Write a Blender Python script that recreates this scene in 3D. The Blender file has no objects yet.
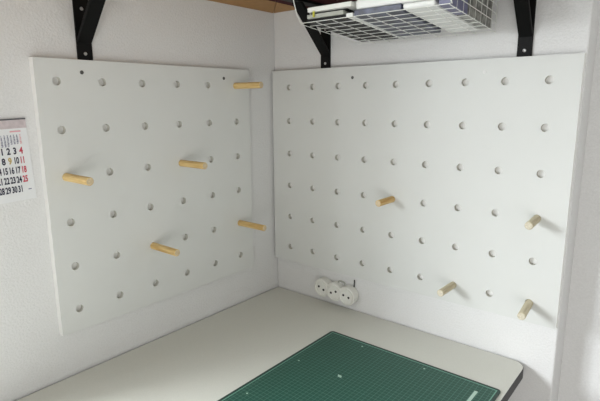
import bpy, bmesh, math, random
from mathutils import Vector, Matrix
random.seed(4)
C = bpy.context.scene.collection
PI = math.pi
# world frame: room corner at the origin, back wall along +x (y=0), left wall along -y (x=0)
ZD = -0.6592            # worktop height (z = 0 is the top row of holes)
ZF = ZD - 0.74         # floor

# ---------------------------------------------------------------- materials
def mat(name, col, rough=0.6, spec=0.3, metal=0.0, bump=None, mott=None, sheen=0):
    m = bpy.data.materials.new(name); m.use_nodes = True
    nt = m.node_tree; b = nt.nodes['Principled BSDF']
    b.inputs['Base Color'].default_value = (*col, 1)
    b.inputs['Roughness'].default_value = rough
    b.inputs['Specular IOR Level'].default_value = spec
    b.inputs['Metallic'].default_value = metal
    tc = nt.nodes.new('ShaderNodeTexCoord')
    if mott:
        n = nt.nodes.new('ShaderNodeTexNoise'); n.inputs['Scale'].default_value = mott[0]
        n.inputs['Detail'].default_value = 4
        nt.links.new(tc.outputs['Object'], n.inputs['Vector'])
        r = nt.nodes.new('ShaderNodeValToRGB')
        r.color_ramp.elements[0].position = .3; r.color_ramp.elements[1].position = .7
        r.color_ramp.elements[0].color = (*[c * (1 - mott[1]) for c in col], 1)
        r.color_ramp.elements[1].color = (*[min(1, c * (1 + mott[1])) for c in col], 1)
        nt.links.new(n.outputs['Fac'], r.inputs['Fac']); nt.links.new(r.outputs['Color'], b.inputs['Base Color'])
    if bump:
        n = nt.nodes.new('ShaderNodeTexNoise'); n.inputs['Scale'].default_value = bump[0]
        n.inputs['Detail'].default_value = 3
        nt.links.new(tc.outputs['Object'], n.inputs['Vector'])
        bp = nt.nodes.new('ShaderNodeBump'); bp.inputs['Strength'].default_value = bump[1]
        bp.inputs['Distance'].default_value = bump[2]
        nt.links.new(n.outputs['Fac'], bp.inputs['Height']); nt.links.new(bp.outputs['Normal'], b.inputs['Normal'])
    return m

M = {}
M['wall'] = mat('woodchip_wall_paint', (.725, .725, .73), .85, .15, bump=(200, .7, .0019), mott=(300, .035))
M['board'] = mat('white_board', (.675, .685, .675), .45, .3, bump=(7, .1, .002), mott=(5, .012))
M['hole'] = mat('hole_lining', (.58, .57, .53), .8)
M['board_edge'] = mat('board_edge', (.84, .84, .83), .6)
M['desk'] = mat('grey_laminate', (.65, .65, .60), .45, .35, bump=(400, .1, .0004), mott=(500, .03))
M['desk_edge'] = mat('dark_edge_band', (.05, .05, .052), .5)
M['floor'] = mat('floor_carpet', (.16, .15, .14), .95, .1, bump=(300, .5, .002), mott=(200, .1))
M['black'] = mat('black_powder_coat', (.004, .004, .0042), .5, .16)
M['screw'] = mat('screw_metal', (.45, .45, .45), .35, .5, 1.0)
M['screw_dark'] = mat('dark_screw', (.10, .10, .10), .5, .4, .3)
M['screw_white'] = mat('white_screw_cap', (.8, .8, .8), .5)
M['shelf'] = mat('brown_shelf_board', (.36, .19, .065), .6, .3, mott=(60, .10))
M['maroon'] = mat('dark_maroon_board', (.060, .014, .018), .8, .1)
M['wire'] = mat('white_coated_wire', (.78, .79, .76), .3, .5)
M['paper'] = mat('white_paper', (.80, .80, .77), .7)
M['greypaper'] = mat('grey_card', (.45, .46, .42), .7, mott=(40, .1))
M['darkbook'] = mat('black_plastic_tray', (.008, .008, .009), .5)
M['yellow'] = mat('yellow_tag', (.50, .48, .06), .6)
M['blue'] = mat('blue_grey_card', (.055, .062, .10), .35, .5, mott=(38, .7))
M['violet'] = mat('violet_card', (.15, .15, .25), .4, .5, mott=(60, .2))
M['pattern'] = mat('dark_packet_print', (.22, .22, .20), .35, .5, mott=(70, .75))
M['plastic'] = mat('milky_plastic', (.80, .81, .80), .2, .5)
M['socket'] = mat('white_plastic', (.78, .78, .74), .35, .5)
M['socket_well'] = mat('socket_well_plastic', (.66, .66, .62), .4, .4)
M['dark'] = mat('dark_hole', (.03, .03, .03), .7)
M['cal_head'] = mat('calendar_header_print', (.56, .49, .51), .6, mott=(120, .10))
M['cal_bar'] = mat('calendar_binding', (.10, .10, .11), .4)
M['page'] = mat('calendar_page', (.76, .77, .79), .7)
M['ink'] = mat('black_ink', (.03, .03, .06), .7)
M['inkred'] = mat('red_ink', (.55, .07, .11), .7)
M['inkpink'] = mat('pink_ink', (.75, .38, .42), .7)
M['inkgrey'] = mat('grey_ink', (.20, .20, .30), .7)
M['inktan'] = mat('tan_ink', (.50, .38, .16), .7)
M['frame'] = mat('window_frame_white', (.8, .8, .8), .4)

def wood(name, ca, cb):
    m = mat(name, ca, .55, .3)
    nt = m.node_tree; b = nt.nodes['Principled BSDF']
    tc = nt.nodes.new('ShaderNodeTexCoord'); mp = nt.nodes.new('ShaderNodeMapping')
    mp.inputs['Scale'].default_value = (150, 150, 14)
    oi = nt.nodes.new('ShaderNodeObjectInfo')
    n = nt.nodes.new('ShaderNodeTexNoise'); n.noise_dimensions = '4D'
    n.inputs['Scale'].default_value = 1; n.inputs['Detail'].default_value = 4
    mul = nt.nodes.new('ShaderNodeMath'); mul.operation = 'MULTIPLY'; mul.inputs[1].default_value = 20
    nt.links.new(oi.outputs['Random'], mul.inputs[0]); nt.links.new(mul.outputs[0], n.inputs['W'])
    nt.links.new(tc.outputs['Object'], mp.inputs[0]); nt.links.new(mp.outputs[0], n.inputs['Vector'])
    r = nt.nodes.new('ShaderNodeValToRGB')
    r.color_ramp.elements[0].position = .32; r.color_ramp.elements[1].position = .68
    r.color_ramp.elements[0].color = (*ca, 1); r.color_ramp.elements[1].color = (*cb, 1)
    nt.links.new(n.outputs['Fac'], r.inputs['Fac']); nt.links.new(r.outputs['Color'], b.inputs['Base Color'])
    return m
M['wood'] = wood('pine_dowel', (.50, .29, .09), (.80, .61, .29))
M['wood_pale'] = wood('dowel_painted_light', (.46, .39, .26), (.66, .60, .44))  # same pine dowels, with window light and flare painted into the colour
M['wood_pale_end'] = mat('dowel_end_painted_light', (.62, .57, .46), .8, .2, mott=(250, .2))  # end grain of those dowels, lightened the same way for the window light
M['wood_end'] = mat('dowel_end_grain', (.62, .50, .33), .8, .2, mott=(250, .15))

MW, MH = .451, .60      # cutting mat
def mat_cut():
    m = mat('green_cutting_mat', (.03, .13, .10), .42, .4)
    nt = m.node_tree; b = nt.nodes['Principled BSDF']
    tc = nt.nodes.new('ShaderNodeTexCoord'); s = nt.nodes.new('ShaderNodeSeparateXYZ')
    nt.links.new(tc.outputs['Object'], s.inputs[0])
    def mth(op, a, v=None, **k):
        q = nt.nodes.new('ShaderNodeMath'); q.operation = op
        for i, w in enumerate((a, v)):
            if w is None: continue
            if isinstance(w, (int, float)): q.inputs[i].default_value = w
            else: nt.links.new(w, q.inputs[i])
        return q.outputs[0]
    def line(coord, pitch, half):     # 1 on a line every pitch
        f = mth('PINGPONG', coord, pitch / 2)
        return mth('LESS_THAN', f, half)
    X, Y = s.outputs[0], s.outputs[1]
    fine = mth('MAXIMUM', line(X, .01, .0005), line(Y, .01, .0005))
    big = mth('MAXIMUM', line(X, .05, .0005), line(Y, .05, .0005))
    dx = mth('SUBTRACT', MW / 2, mth('ABSOLUTE', X)); dy = mth('SUBTRACT', MH / 2, mth('ABSOLUTE', Y))
    d = mth('MINIMUM', dx, dy)
    inside = mth('GREATER_THAN', d, .0092)
    border = mth('MULTIPLY', mth('GREATER_THAN', d, .0066), mth('LESS_THAN', d, .0092))
    f1 = mth('MULTIPLY', inside, mth('MAXIMUM', mth('MULTIPLY', fine, .42), mth('MULTIPLY', big, .50)))
    fac = mth('MAXIMUM', f1, border)
    base = nt.nodes.new('ShaderNodeMixRGB')
    base.inputs[1].default_value = (.010, .036, .028, 1); base.inputs[2].default_value = (.011, .070, .049, 1)
    nt.links.new(inside, base.inputs[0])
    mx = nt.nodes.new('ShaderNodeMixRGB'); mx.inputs[2].default_value = (.15, .34, .26, 1)
    nt.links.new(base.outputs[0], mx.inputs[1]); nt.links.new(fac, mx.inputs[0])
    nt.links.new(mx.outputs[0], b.inputs['Base Color'])
    return m
M['mat'] = mat_cut()
M['mat_ink'] = mat('mat_print', (.42, .58, .50), .6)

# ---------------------------------------------------------------- mesh helpers
def bx(bm, a, b, mi=0):
    a = Vector(a); b = Vector(b)
    r = bmesh.ops.create_cube(bm, size=1)
    vs = r['verts']
    bmesh.ops.scale(bm, vec=(b - a), verts=vs); bmesh.ops.translate(bm, vec=(a + b) / 2, verts=vs)
    for f in {f for v in vs for f in v.link_faces}: f.material_index = mi
    return vs

def frame_of(d):
    d = d.normalized(); up = Vector((0, 0, 1)) if abs(d.z) < .9 else Vector((1, 0, 0))
    s = d.cross(up).normalized(); return s, s.cross(d).normalized()

def tube(bm, pts, r, seg=6, cap=True):
    pts = [Vector(p) for p in pts]; rings = []
    for i, p in enumerate(pts):
        d = (pts[min(i + 1, len(pts) - 1)] - pts[max(i - 1, 0)])
        s, t = frame_of(d)
        if rings:
            s = (ps - d.normalized() * ps.dot(d.normalized())).normalized(); t = s.cross(d.normalized())
        ps = s
        rings.append([bm.verts.new(p + (s * math.cos(2 * PI * k / seg) + t * math.sin(2 * PI * k / seg)) * r) for k in range(seg)])
    for a, b in zip(rings, rings[1:]):
        for k in range(seg): bm.faces.new((a[k], a[(k + 1) % seg], b[(k + 1) % seg], b[k]))
    if cap:
        bm.faces.new(rings[0][::-1]); bm.faces.new(rings[-1])

def lathe(bm, prof, origin, axis, seg=28, mi=None):
    """prof: list of (radius, height) along axis"""
    o = Vector(origin); ax = Vector(axis).normalized(); s, t = frame_of(ax); rings = []
    for r, h in prof:
        if r <= 1e-6: rings.append([bm.verts.new(o + ax * h)])
        else: rings.append([bm.verts.new(o + ax * h + (s * math.cos(2 * PI * k / seg) + t * math.sin(2 * PI * k / seg)) * r) for k in range(seg)])
    for i, (a, b) in enumerate(zip(rings, rings[1:])):
        for k in range(seg):
            k2 = (k + 1) % seg
            if len(a) == 1: f = bm.faces.new((a[0], b[k2], b[k]))
            elif len(b) == 1: f = bm.faces.new((a[k], a[k2], b[0]))
            else: f = bm.faces.new((a[k], a[k2], b[k2], b[k]))
            if mi: f.material_index = mi[i]

def prism(bm, outline, h0, h1, place):
    """outline of 2D points extruded between h0 and h1; place(u,v,h) -> 3D"""
    a = [bm.verts.new(place(u, v, h0)) for u, v in outline]
    b = [bm.verts.new(place(u, v, h1)) for u, v in outline]
    n = len(a)
    bm.faces.new(a[::-1]); bm.faces.new(b)
    for i in range(n): bm.faces.new((a[i], a[(i + 1) % n], b[(i + 1) % n], b[i]))

def rrect(w, h, r, seg=6):
    o = []
    for cx, cy, a0 in ((w / 2 - r, h / 2 - r, 0), (-w / 2 + r, h / 2 - r, 90), (-w / 2 + r, -h / 2 + r, 180), (w / 2 - r, -h / 2 + r, 270)):
        for k in range(seg + 1):
            a = math.radians(a0 + 90 * k / seg); o.append((cx + r * math.cos(a), cy + r * math.sin(a)))
    return o

def obj(name, bm, mats, parent=None, bevel=0, smooth=False, loc=None):
    bmesh.ops.recalc_face_normals(bm, faces=bm.faces)
    me = bpy.data.meshes.new(name); bm.to_mesh(me); bm.free()
    for m in (mats if isinstance(mats, (list, tuple)) else [mats]): me.materials.append(M[m])
    o = bpy.data.objects.new(name, me); C.objects.link(o)
    if parent: o.parent = parent
    if loc is not None: o.location = loc
    if smooth:
        me.shade_smooth(); me.set_sharp_from_angle(angle=math.radians(35))
    if bevel:
        b = o.modifiers.new('bevel', 'BEVEL'); b.width = bevel; b.segments = 2; b.limit_method = 'ANGLE'
    return o

def thing(name, label, cat, loc=(0, 0, 0), group=None):
    o = bpy.data.objects.new(name, None); C.objects.link(o); o.location = loc
    o.empty_display_size = .05
    return tag(o, label, cat, group)

def tag(o, label, cat, group=None):
    o['label'] = label; o['category'] = cat
    if group: o['group'] = group
    return o

def struct(name, bm, m):
    o = obj(name, bm, m); o['kind'] = 'structure'; return o

def text(parent, name, items, m, place, depth=.0003):
    """items: (string, u, v, size, xscale); joined into one mesh of lettering"""
    bm = bmesh.new()
    for s, u, v, size, xs in items:
        cu = bpy.data.curves.new('letters', 'FONT'); cu.body = s; cu.size = size
        cu.align_x = 'CENTER'; cu.align_y = 'CENTER'; cu.offset = size * .035
        cu.resolution_u = 3
        t = bpy.data.objects.new('letters', cu); C.objects.link(t)
        bpy.context.view_layer.update()
        me = bpy.data.meshes.new_from_object(t.evaluated_get(bpy.context.evaluated_depsgraph_get()))
        b2 = bmesh.new(); b2.from_mesh(me)
        vm = {q: bm.verts.new(place(u + q.co.x * xs, v + q.co.y, depth)) for q in b2.verts}
        for f in b2.faces:
            try: bm.faces.new([vm[q] for q in f.verts])
            except ValueError: pass
        b2.free(); bpy.data.meshes.remove(me)
        bpy.data.objects.remove(t); bpy.data.curves.remove(cu)
    return obj(name, bm, m, parent)

# ---------------------------------------------------------------- setting
XE = .861              # outer corner where the back wall ends
RD = .085              # depth of the recess beyond it
ZT = 1.15
bm = bmesh.new(); bx(bm, (-.3, -3.4, ZF - .1), (3.2, 1.0, ZF)); struct('floor', bm, 'floor')
bm = bmesh.new(); bx(bm, (0, 0, ZF), (XE, .25, ZT)); o = struct('wall_back', bm, 'wall')
b = o.modifiers.new('bevel', 'BEVEL'); b.width = .004; b.segments = 3; b.limit_method = 'ANGLE'
bm = bmesh.new(); bx(bm, (XE, RD, ZF), (3.2, .25, ZT)); struct('wall_recess', bm, 'wall')
# left wall with the window opening (beyond the left edge of the frame)
WY0, WY1, WZ0, WZ1 = -1.02, -2.35, -.56, .38
bm = bmesh.new()
bx(bm, (-.30, WY0, ZF), (0, .25, ZT)); bx(bm, (-.30, -3.4, ZF), (0, WY1, ZT))
bx(bm, (-.30, WY1, ZF), (0, WY0, WZ0)); bx(bm, (-.30, WY1, WZ1), (0, WY0, ZT))
struct('wall_left', bm, 'wall')
bm = bmesh.new()
for y in (WY0 - .03, (WY0 + WY1) / 2, WY1 + .03): bx(bm, (-.24, y - .03, WZ0), (-.18, y + .03, WZ1))
for z in (WZ0 + .03, WZ1 - .03): bx(bm, (-.24, WY1, z - .03), (-.18, WY0, z + .03))
struct('window_1', bm, 'frame')

# ---------------------------------------------------------------- pegboards
T = .018
HR = .0088
HD = .0115      # depth of the drilled holes
def board(us, vs, u0, u1, v0, v1, place):
    """sheet with round through holes; us, vs = hole centre coordinates"""
    bm = bmesh.new(); seg = 24
    ue = [u0] + [(a + b) / 2 for a, b in zip(us, us[1:])] + [u1]
    ve = [v0] + [(a + b) / 2 for a, b in zip(vs, vs[1:])] + [v1]
    for h in (T,):
        for i, cu in enumerate(us):
            for j, cv in enumerate(vs):
                x0, x1, y0, y1 = ue[i] - cu, ue[i + 1] - cu, ve[j] - cv, ve[j + 1] - cv
                lo, hi = min(y0, y1), max(y0, y1)
                angs = [2 * PI * k / seg for k in range(seg)]
                def cast(a):
                    c, s = math.cos(a), math.sin(a); t = 1e9
                    if c > 1e-9: t = min(t, x1 / c)
                    if c < -1e-9: t = min(t, x0 / c)
                    if s > 1e-9: t = min(t, hi / s)
                    if s < -1e-9: t = min(t, lo / s)
                    return (c * t, s * t)
                inn = [bm.verts.new(place(cu + HR * math.cos(a), cv + HR * math.sin(a), h)) for a in angs]
                out = [cast(a) for a in angs]
                ov = [bm.verts.new(place(cu + p[0], cv + p[1], h)) for p in out]
                cor = [(x1, hi), (x0, hi), (x0, lo), (x1, lo)]
                for k in range(seg):
                    k2 = (k + 1) % seg; a0 = angs[k]; a1 = a0 + 2 * PI / seg
                    ring = [inn[k], ov[k]]
                    for cx, cy in cor:
                        ca = math.atan2(cy, cx) % (2 * PI)
                        if a0 + 1e-6 < ca < a1 - 1e-6: ring.append(bm.verts.new(place(cu + cx, cv + cy, h)))
                    ring += [ov[k2], inn[k2]]
                    bm.faces.new(ring)
    bm.faces.new([bm.verts.new(place(*q, 0)) for q in ((u0, v0), (u0, v1), (u1, v1), (u1, v0))])
    for cu in us:
        for cv in vs:
            a = [bm.verts.new(place(cu + HR * math.cos(2 * PI * k / seg), cv + HR * math.sin(2 * PI * k / seg), T - HD)) for k in range(seg)]
            b = [bm.verts.new(place(cu + HR * math.cos(2 * PI * k / seg), cv + HR * math.sin(2 * PI * k / seg), T)) for k in range(seg)]
            bm.faces.new(a).material_index = 1
            for k in range(seg): bm.faces.new((a[k], b[k], b[(k + 1) % seg], a[(k + 1) % seg])).material_index = 2
    for (a, b_) in (((u0, v0), (u1, v0)), ((u1, v0), (u1, v1)), ((u1, v1), (u0, v1)), ((u0, v1), (u0, v0))):
        bm.faces.new([bm.verts.new(place(*q)) for q in ((*a, 0), (*b_, 0), (*b_, T), (*a, T))]).material_index = 1
    bmesh.ops.remove_doubles(bm, verts=bm.verts, dist=1e-5)
    return bm

LP = lambda u, v, h: Vector((h + .0004, u, v))          # on the left wall, u = y
RP = lambda u, v, h: Vector((u, -h - .0004, v))         # on the back wall, u = x
Ly = [-(.1850 + .10045 * (5 - c)) for c in range(6)]
Lz = [.0031 - .1001 * r for r in range(6)]
Rx = [.0751 + .0904 * c for c in range(9)]
Rz = [-.1 * r for r in range(6)]

t = thing('pegboard', 'square white peg board with six rows of six holes on the left wall', 'pegboard', (0, -.425, -.25), 'pegboards in the corner')
o = obj('panel', board(Ly, Lz[::-1], -.7300, -.1315, -.5490, .0485, LP), ['board', 'board_edge', 'hole'], t)
o.location = -Vector(t.location)
t2 = thing('pegboard', 'wide white peg board with nine columns of holes on the back wall', 'pegboard', (.43, 0, -.25), 'pegboards in the corner')
o = obj('panel', board(Rx, Rz[::-1], .0085, .8590, -.5475, .0505, RP), ['board', 'board_edge', 'hole'], t2)
o.location = -Vector(t2.location)
def screw(parent, p, axis, m, r=.0042):
    bm = bmesh.new()
    lathe(bm, [(0, -.002), (r, -.002), (r, .0006), (r * .7, .0012), (r * .35, .0006), (0, .0006)], (0, 0, 0), axis, 16)
    o = obj('screw', bm, m, parent); o.location = Vector(p) - Vector(parent.location); return o
for y in (-.6320, -.2280): screw(t, (T + .0004, y, .0225), (1, 0, 0), 'screw_dark')
screw(t2, (.304, -T - .0004, .0215), (0, -1, 0), 'screw_dark')
screw(t2, (.661, -T - .0004, .0220), (0, -1, 0), 'screw_white')

# ---------------------------------------------------------------- dowels
PR = .00865
def dowel_mesh(L):
    bm = bmesh.new()
    lathe(bm, [(0, 0), (PR, 0), (PR, L - .0012), (PR - .0012, L), (0, L)], (0, 0, 0), (0, 0, 1), 28, [0, 0, 0, 1])
    return bm
def dowel(u, v, side, L, label, tilt=(0, 0), wd='wood', group='wooden dowels in the peg boards'):
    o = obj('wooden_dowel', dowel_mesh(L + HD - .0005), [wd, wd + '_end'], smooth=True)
    d = Vector((1, tilt[0], tilt[1])) if side == 'L' else Vector((tilt[0], -1, tilt[1]))
    o.rotation_euler = d.to_track_quat('Z', 'Y').to_euler()
    o.location = (T - HD + .0009, u, v) if side == 'L' else (u, -(T - HD + .0009), v)
    return tag(o, label, 'wooden peg', group)
dowel(Ly[5], Lz[0], 'L', .102, 'pine dowel in the top row of the left peg board, nearest the room corner')
dowel(Ly[0], Lz[2], 'L', .100, 'pine dowel at the left edge of the left peg board, next to the calendar', (0, .0))
dowel(Ly[3], Lz[2], 'L', .095, 'pine dowel in the middle of the left peg board, third row down')
dowel(Ly[2], Lz[4], 'L', .099, 'pine dowel lowest on the left peg board, third column from its left')
dowel(Ly[5], Lz[4], 'L', .103, 'pine dowel low on the left peg board beside the room corner')
dowel(Rx[4], Rz[3], 'R', .074, 'pine dowel at the centre of the wide back peg board')
dowel(Rx[8], Rz[3], 'R', .068, 'pine dowel coloured pale for the window light, in the rightmost column of the back peg board, halfway up', (.02, -.04), 'wood_pale')
dowel(Rx[6], Rz[5], 'R', .075, 'pine dowel coloured pale for the window light, in the bottom row of the back peg board, above the cutting mat', (-.02, .01), 'wood_pale')
dowel(Rx[8], Rz[5], 'R', .078, 'pine dowel coloured pale for the window light, in the bottom right hole of the back peg board', (.06, -.05), 'wood_pale')

# ---------------------------------------------------------------- desk
desk = thing('desk', 'light grey laminate desk with rounded corner and dark edge band in the corner', 'desk', (.4, -.75, ZF))
DX, DY = (.0035, .803), (-1.50, -.0025); R = .032
out = [(DX[0], DY[1]), (DX[0], DY[0]), (DX[1], DY[0])]
for k in range(9):
    a = PI / 2 * k / 8
    out.append((DX[1] - R + R * math.cos(a), DY[1] - R + R * math.sin(a)))
bm = bmesh.new(); prism(bm, out, ZD - .026, ZD, lambda u, v, h: Vector((u, v, h)))
for f in bm.faces:
    if abs(f.normal.z) < .5: f.material_index = 1
bm.faces.ensure_lookup_table(); bm.normal_update()
for f in bm.faces: f.material_index = 0 if f.normal.z > .9 or f.normal.z < -.9 else 1
o = obj('worktop', bm, ['desk', 'desk_edge'], desk, loc=-Vector(desk.location))
b = o.modifiers.new('bevel', 'BEVEL'); b.width = .0012; b.segments = 2; b.limit_method = 'ANGLE'; b.material = 1
for x in (.05, .74):
    for y in (-1.44, -.07):
        bm = bmesh.new(); bx(bm, (x - .02, y - .02, ZF), (x + .02, y + .02, ZD - .026))
        obj('leg', bm, 'screw', desk, loc=-Vector(desk.location), bevel=.002)

# ---------------------------------------------------------------- cutting mat
cm = thing('cutting_mat', 'dark green gridded cutting mat lying on the grey desk', 'cutting mat', (.3415 + MW / 2, -.158 - MH / 2, ZD))
bm = bmesh.new(); prism(bm, rrect(MW, MH, .009), 0, .003, lambda u, v, h: Vector((u, v, h)))
ma = obj('mat_sheet', bm, 'mat', cm)
def mark(pts):      # small printed marks, given in room coordinates
    bm = bmesh.new()
    bm.faces.new([bm.verts.new((a - cm.location.x, c - cm.location.y, .0032)) for a, c in pts])
    obj('printed_mark', bm, 'mat_ink', cm)
for x, y in ((.3715, -.3375), (.3715, -.512), (.4535, -.182), (.624, -.182)):
    mark([(x - .003, y), (x, y - .003), (x + .003, y), (x, y + .003)])
mark([(.7480, -.196), (.7550, -.196), (.7550, -.264), (.7480, -.264)])
mark([(.481, -.328), (.491, -.328), (.495, -.336), (.485, -.336)])

# ---------------------------------------------------------------- power socket
so = thing('power_socket', 'white triple power socket with scalloped outline on the wall above the desk', 'power socket', (.252, 0, -.609))
so.rotation_euler = (0, math.radians(2.5), 0)
PT, RL, SD = .046, .0285, .027
outl = []
for i, cx in enumerate((PT, 0, -PT)):
    a0, a1 = {0: (-140, 140), 1: (0, 0), 2: (40, 320)}[i]
half = math.acos(PT / 2 / RL)
def lobe_outline(RL):
    half = math.acos(PT / 2 / RL); o = []
    def arc(cx, s, e, n):
        for k in range(n):
            a = s + (e - s) * k / (n - 1); o.append((cx + RL * math.cos(a), RL * math.sin(a)))
    arc(PT, -(PI - half), PI - half, 24)
    arc(0, half, PI - half, 8)
    arc(-PT, half, 2 * PI - half, 24)
    arc(0, PI + half, 2 * PI - half, 8)
    return o
S = lambda u, v, h: Vector((u, -h, v))
bm = bmesh.new(); prism(bm, lobe_outline(RL), .0005, SD, S)
bmesh.ops.remove_doubles(bm, verts=bm.verts, dist=1e-5)
obj('housing', bm, 'socket', so, bevel=.003, smooth=False)
for cx in (-PT, 0, PT):
    bm = bmesh.new()
    lathe(bm, [(.0235, 0), (.0235, .0035), (.0205, .0035), (.0195, .0005), (0, .0005)], (cx, -SD, 0), (0, -1, 0), 32)
    f = obj('socket_face', bm, ['socket'], so, smooth=True)
    bm = bmesh.new(); ang = {-PT: -20, 0: 25, PT: -10}[cx]
    for s in (-1, 1):
        dx, dz = .0095 * s * math.cos(math.radians(ang)), .0095 * s * math.sin(math.radians(ang))
        lathe(bm, [(0, 0), (.0036, 0), (.0036, .0012), (0, .0012)], (cx + dx, -SD, dz), (0, -1, 0), 14)
    obj('pin_hole', bm, 'dark', f)
bm = bmesh.new()
tube(bm, [(.018 + .012 * math.cos(a), -.012, .030 + .006 * math.sin(a)) for a in [PI * k / 8 for k in range(-1, 10)]], .0022, 8)
obj('cable_loop', bm, 'greypaper', so, smooth=True)
bm = bmesh.new(); tube(bm, [(.057, -.003, .026), (.0575, -.003, .040), (.057, -.003, .048)], .0018, 8)
obj('cable', bm, 'dark', so, smooth=True)['label'] = 'short dark cable stub'

# ---------------------------------------------------------------- shelf
ZS = .223
sh = thing('corner_shelf', 'brown corner shelf board with mitred joint above the peg boards', 'shelf', (0, 0, ZS))
D = .26
bm = bmesh.new(); prism(bm, [(.001, -.001), (.001, -1.0), (D, -1.0), (D, -D - .001)], 0, .022, lambda u, v, h: Vector((u, v, h)))
obj('shelf_board', bm, 'shelf', sh, bevel=.001)
bm = bmesh.new(); prism(bm, [(.0025, -.001), (D + .0015, -D), (.90, -D), (.90, -.001)], 0, .022, lambda u, v, h: Vector((u, v, h)))
obj('shelf_board', bm, 'shelf', sh, bevel=.001)
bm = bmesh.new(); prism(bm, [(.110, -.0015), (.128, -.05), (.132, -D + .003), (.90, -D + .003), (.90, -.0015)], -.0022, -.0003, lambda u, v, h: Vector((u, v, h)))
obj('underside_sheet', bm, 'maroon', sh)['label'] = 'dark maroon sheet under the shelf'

# ---------------------------------------------------------------- shelf brackets
def bracket(loc, wall, label, run, rise0, top, w=.031, arm=.20):
    """own frame: +d points off the wall, u across, z up; foot at z=0"""
    t = thing('shelf_bracket', label, 'bracket', loc, 'black shelf brackets')
    if wall == 'L': P = lambda u, d, z: Vector((d, u, z))
    else: P = lambda u, d, z: Vector((u, -d, z))
    def bar(bm, u0, u1, poly):
        a = [bm.verts.new(P(u0, d, z)) for d, z in poly]; b = [bm.verts.new(P(u1, d, z)) for d, z in poly]
        n = len(a); bm.faces.new(a); bm.faces.new(b[::-1])
        for i in range(n): bm.faces.new((a[i], b[i], b[(i + 1) % n], a[(i + 1) % n]))
    bm = bmesh.new(); bar(bm, -w / 2, w / 2, [(.0006, 0), (.005, 0), (.005, top), (.0006, top)])
    obj('wall_leg', bm, 'black', t, bevel=.0008)
    bm = bmesh.new(); bar(bm, -w / 2, w / 2, [(.005, top - .006), (arm, top - .006), (arm, top), (.005, top)])
    obj('shelf_arm', bm, 'black', t, bevel=.0008)
    bm = bmesh.new(); k = .007
    w2 = w * .93
    h = top - .0065; z0 = rise0
    d1 = .0052 + (h - z0) / run
    bar(bm, -w2 / 2, w2 / 2, [(.0052, z0), (d1, h), (d1 - .012, h), (.0052, z0 + .012)])
    obj('brace', bm, 'black', t, bevel=.0012)
    for z in (.0125, .105, .15):
        bm = bmesh.new(); p = P(0, .005, z); ax = P(0, 1, 0)
        lathe(bm, [(0, -.001), (.0037, -.001), (.0037, .0008), (.0024, .0014), (0, .0006)], p, ax, 14)
        obj('screw', bm, 'screw', t, smooth=True)
    return t
bracket((0, -.6130, .0505), 'L', 'black shelf bracket on the left wall above the square peg board', 1.12, .033, .1718, .034)
bracket((.2015, 0, .0520), 'R', 'black shelf bracket behind the wire basket, near the room corner', .98, .034, .1665, .033)
bracket((.7395, 0, .0520), 'R', 'black shelf bracket right of the wire basket', 1.25, .040, .1665)

# ---------------------------------------------------------------- wire basket
ba = thing('wire_basket', 'white wire basket full of papers hung under the shelf', 'basket', (.505, -.145, .108))
BX0, BX1, BY0, BY1 = .332, .680, -.272, -.022      # y0 = front
def bz(y): return .108 + (.131 - .108) * (y - BY1) / (BY0 - BY1)
RW = .0008
off = -Vector(ba.location)
FH, TOPZ = .085, .205
def shell(bm, pts, r=RW): tube(bm, [Vector(p) + off for p in pts], r, 6)
bm = bmesh.new()
n = 9
for k in range(n):                                # long wires across the bottom and up both ends
    y = BY1 + (BY0 - BY1) * k / (n - 1)
    z = bz(y)
    shell(bm, [(BX0, y, z), (BX1, y, z), (BX1 + .002, y, z + .07)])
obj('long_wires', bm, 'wire', ba)
bm = bmesh.new()
n = 9
for k in range(n):
    x = BX0 + (BX1 - BX0) * k / (n - 1)
    shell(bm, [(x, BY1 + .002, bz(BY1) + .07), (x, BY1, bz(BY1) - .0022), (x, BY0, bz(BY0) - .0022)])
obj('cross_wires', bm, 'wire', ba)
bm = bmesh.new()
for q in (.018, .036, .054, .07):
    for x in (BX1 + .001,): shell(bm, [(x, BY0, bz(BY0) + q), (x, BY1, bz(BY1) + q)], .0009)
    shell(bm, [(BX0, BY1 + .002, bz(BY1) + q), (BX1, BY1 + .002, bz(BY1) + q)], .0009)
for k in range(1, 6):
    y = BY0 + (BY1 - BY0) * k / 6
obj('side_wires', bm, 'wire', ba)
for x in (BX0 - .002, BX1 + .003):
    bm = bmesh.new()
    shell(bm, [(x, BY0 + .001, bz(BY0)), (x, BY0 - .013, .148), (x, BY0 - .025, .177), (x, BY0 - .027, .235), (x, BY0 - .022, .247), (x, BY0 + .16, .247)], .0011)
    obj('hanger_wire', bm, 'wire', ba)

# contents of the basket, each a thing of its own, lying on the sloping wire bottom
def slab(name, label, cat, x0, x1, y0, y1, h0, h1, m, sk=0, group='papers and packets in the wire basket', bev=.001):
    cx, cy = (x0 + x1) / 2, (y0 + y1) / 2; base = Vector((cx, cy, bz(cy) + h0))
    bm = bmesh.new()
    vs = []
    for (x, y) in ((x0, y0), (x1, y0), (x1 + sk, y1), (x0 + sk, y1)):
        vs.append((x, y))
    a = [bm.verts.new(Vector((x, y, bz(y) + h0)) - base) for x, y in vs]
    b = [bm.verts.new(Vector((x, y, bz(y) + h1)) - base) for x, y in vs]
    bm.faces.new(a[::-1]); bm.faces.new(b)
    for i in range(4): bm.faces.new((a[i], a[(i + 1) % 4], b[(i + 1) % 4], b[i]))
    o = obj(name, bm, m, bevel=bev, loc=base); return tag(o, label, cat, group)
slab('folder', 'black folder lying flat at the left end of the basket', 'folder', .339, .447, -.262, -.030, .0018, .009, 'darkbook')
slab('card', 'grey card just above the black folder in the basket', 'card', .342, .440, -.264, -.040, .0100, .0185, 'greypaper')
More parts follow.
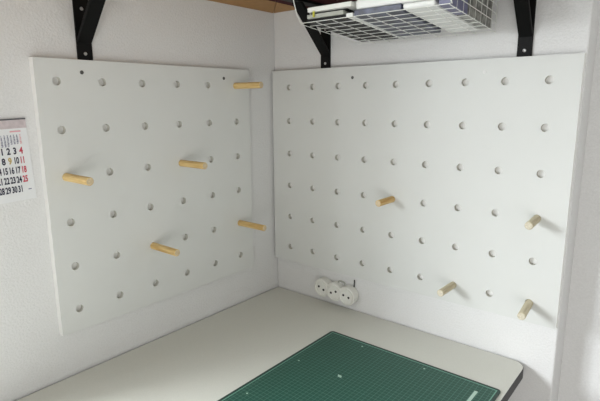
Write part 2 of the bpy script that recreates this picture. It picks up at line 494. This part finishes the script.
slab('notebook', 'dark notebook between the grey card and the white papers', 'notebook', .348, .446, -.258, -.045, .0190, .0225, 'darkbook')
slab('paper_stack', 'white paper stack lying on top of the dark notebook', 'papers', .345, .462, -.266, -.050, .0230, .0330, 'paper', sk=.004)
slab('card', 'long pale card strip between the black folder and the blue packet', 'card', .449, .466, -.266, -.030, .0018, .010, 'plastic')
slab('packet', 'blue grey packet lying in the middle of the basket', 'packet', .469, .578, -.266, -.050, .0018, .014, 'blue', sk=-.012)
slab('plastic_bag', 'milky white plastic bag lying over the blue grey packet', 'bag', .470, .645, -.264, -.050, .0145, .036, 'plastic', sk=-.02, bev=.006)
slab('packet', 'pale milky packet lying right of the blue packet', 'packet', .582, .648, -.268, -.035, .0018, .013, 'plastic', bev=.004)
slab('packet', 'violet packet standing at the front of the right end of the basket', 'packet', .653, .677, -.262, -.180, .0018, .070, 'violet')
slab('packet', 'dark patterned packet standing at the back of the right end', 'packet', .653, .677, -.176, -.040, .0018, .070, 'pattern')
slab('tag', 'small yellow tag at the front left corner of the basket', 'tag', .3610, .3660, -.2685, -.2665, .0110, .024, 'yellow', bev=.0002)
# ---------------------------------------------------------------- calendar
ca = thing('wall_calendar', 'white paper calendar with black and red dates beside the left peg board', 'calendar', (0, -.80, -.150))
Y0, Y1 = -.866, -.7510
CA = math.radians(2.0)
def K(u, v, h):          # the page hangs slightly askew, turned about its top right corner
    a, b = u - Y1, v + .0708
    return Vector((h + .0012, Y1 + a * math.cos(CA) - b * math.sin(CA) + .80, -.0708 + a * math.sin(CA) + b * math.cos(CA) + .150))
bm = bmesh.new(); prism(bm, [(Y0, -.235), (Y1, -.235), (Y1, -.0708), (Y0, -.0708)], -.0008, .0008, K)
obj('page', bm, 'page', ca)
bm = bmesh.new(); prism(bm, [(Y0, -.0895), (Y1, -.0895), (Y1, -.0725), (Y0, -.0725)], .0009, .0016, K)
obj('header_strip', bm, 'cal_head', ca)
bm = bmesh.new(); prism(bm, [(Y0, -.0728), (Y1, -.0728), (Y1, -.0703), (Y0, -.0703)], .0009, .003, K)
obj('binding_bar', bm, 'cal_bar', ca)
cp = .0117; y_sun = -.7675
blk, red, tan_ = [], [], []
d = 1
for r in range(5):
    for c in range(7):
        if r == 0 and c < 3 or d > 31: continue
        it = (str(d), y_sun - cp * (6 - c), -.1345 - .0193 * r, .0180, .74 if d < 10 else .55)
        (red if c == 6 else tan_ if d == 9 else blk).append(it); d += 1
TP = lambda u, v, h: K(u, v, .0010 + h)
text(ca, 'black_dates', blk, 'ink', TP)
text(ca, 'red_dates', red, 'inkred', TP)
text(ca, 'marked_date', tan_, 'inktan', TP)
mini = []; d = 1; minir = []
for r in range(5):
    for c in range(7):
        if d > 31: continue
        (minir if c == 6 else mini).append((str(d), -.7655 - .0058 * (6 - c), -.1045 - .0046 * r, .0068, .72 if d < 10 else .5)); d += 1
text(ca, 'small_dates', mini, 'inkgrey', TP); text(ca, 'small_red_dates', minir, 'inkpink', TP)
bm = bmesh.new(); prism(bm, [(-.783, -.0968), (-.7628, -.0968), (-.7628, -.0942), (-.783, -.0942)], .0009, .0013, K)
obj('title_line', bm, 'inkpink', ca)
bm = bmesh.new(); prism(bm, [(-.7645, -.2150), (-.7585, -.2150), (-.7585, -.2130), (-.7645, -.2130)], .0009, .0013, K)
obj('small_print', bm, 'inkgrey', ca)

# ---------------------------------------------------------------- light
def area(name, loc, target, sx, sy, power, col):
    l = bpy.data.lights.new(name, 'AREA'); l.shape = 'RECTANGLE'; l.size = sx; l.size_y = sy
    l.energy = power; l.color = col
    o = bpy.data.objects.new(name, l); C.objects.link(o); o.location = loc
    o.rotation_euler = (Vector(target) - Vector(loc)).to_track_quat('-Z', 'Y').to_euler()
    return o
area('window_daylight', (-.9, -3.2, .70), (0, -3.0, .45), 3.2, 1.3, 640, (.93, .98, 1))
area('added_low_bounce_fill', (1.5, -2.05, -.80), (0, -.7, -.3), 1.3, 1.0, 15.5, (1, .98, .95))  # added low fill, stands in for window light bounced off the floor
w = bpy.data.worlds.new('room_fill'); bpy.context.scene.world = w; w.use_nodes = True
bg = w.node_tree.nodes['Background']; bg.inputs[0].default_value = (1, .99, .91, 1); bg.inputs[1].default_value = .64

# ---------------------------------------------------------------- camera
cam = bpy.data.cameras.new('camera'); co = bpy.data.objects.new('camera', cam); C.objects.link(co)
yaw, pit, rol, f = 2.25949362, -.19976324, -.00635287, 489.744
fw = Vector((math.cos(yaw) * math.cos(pit), math.sin(yaw) * math.cos(pit), math.sin(pit)))
r = Vector((math.sin(yaw), -math.cos(yaw), 0)); u = r.cross(fw)
r2 = r * math.cos(rol) + u * math.sin(rol); u2 = -r * math.sin(rol) + u * math.cos(rol)
mx = Matrix((r2, u2, -fw)).transposed().to_4x4(); mx.translation = (1.06540, -1.17180, -.04110)
co.matrix_world = mx
cam.sensor_width = 36; cam.lens = f / 600 * 36; cam.clip_start = .01
bpy.context.scene.camera = co
vs = bpy.context.scene.view_settings
vs.view_transform = 'Standard'; vs.look = 'None'; vs.gamma = 1; vs.exposure = -.11
vs.use_curve_mapping = False
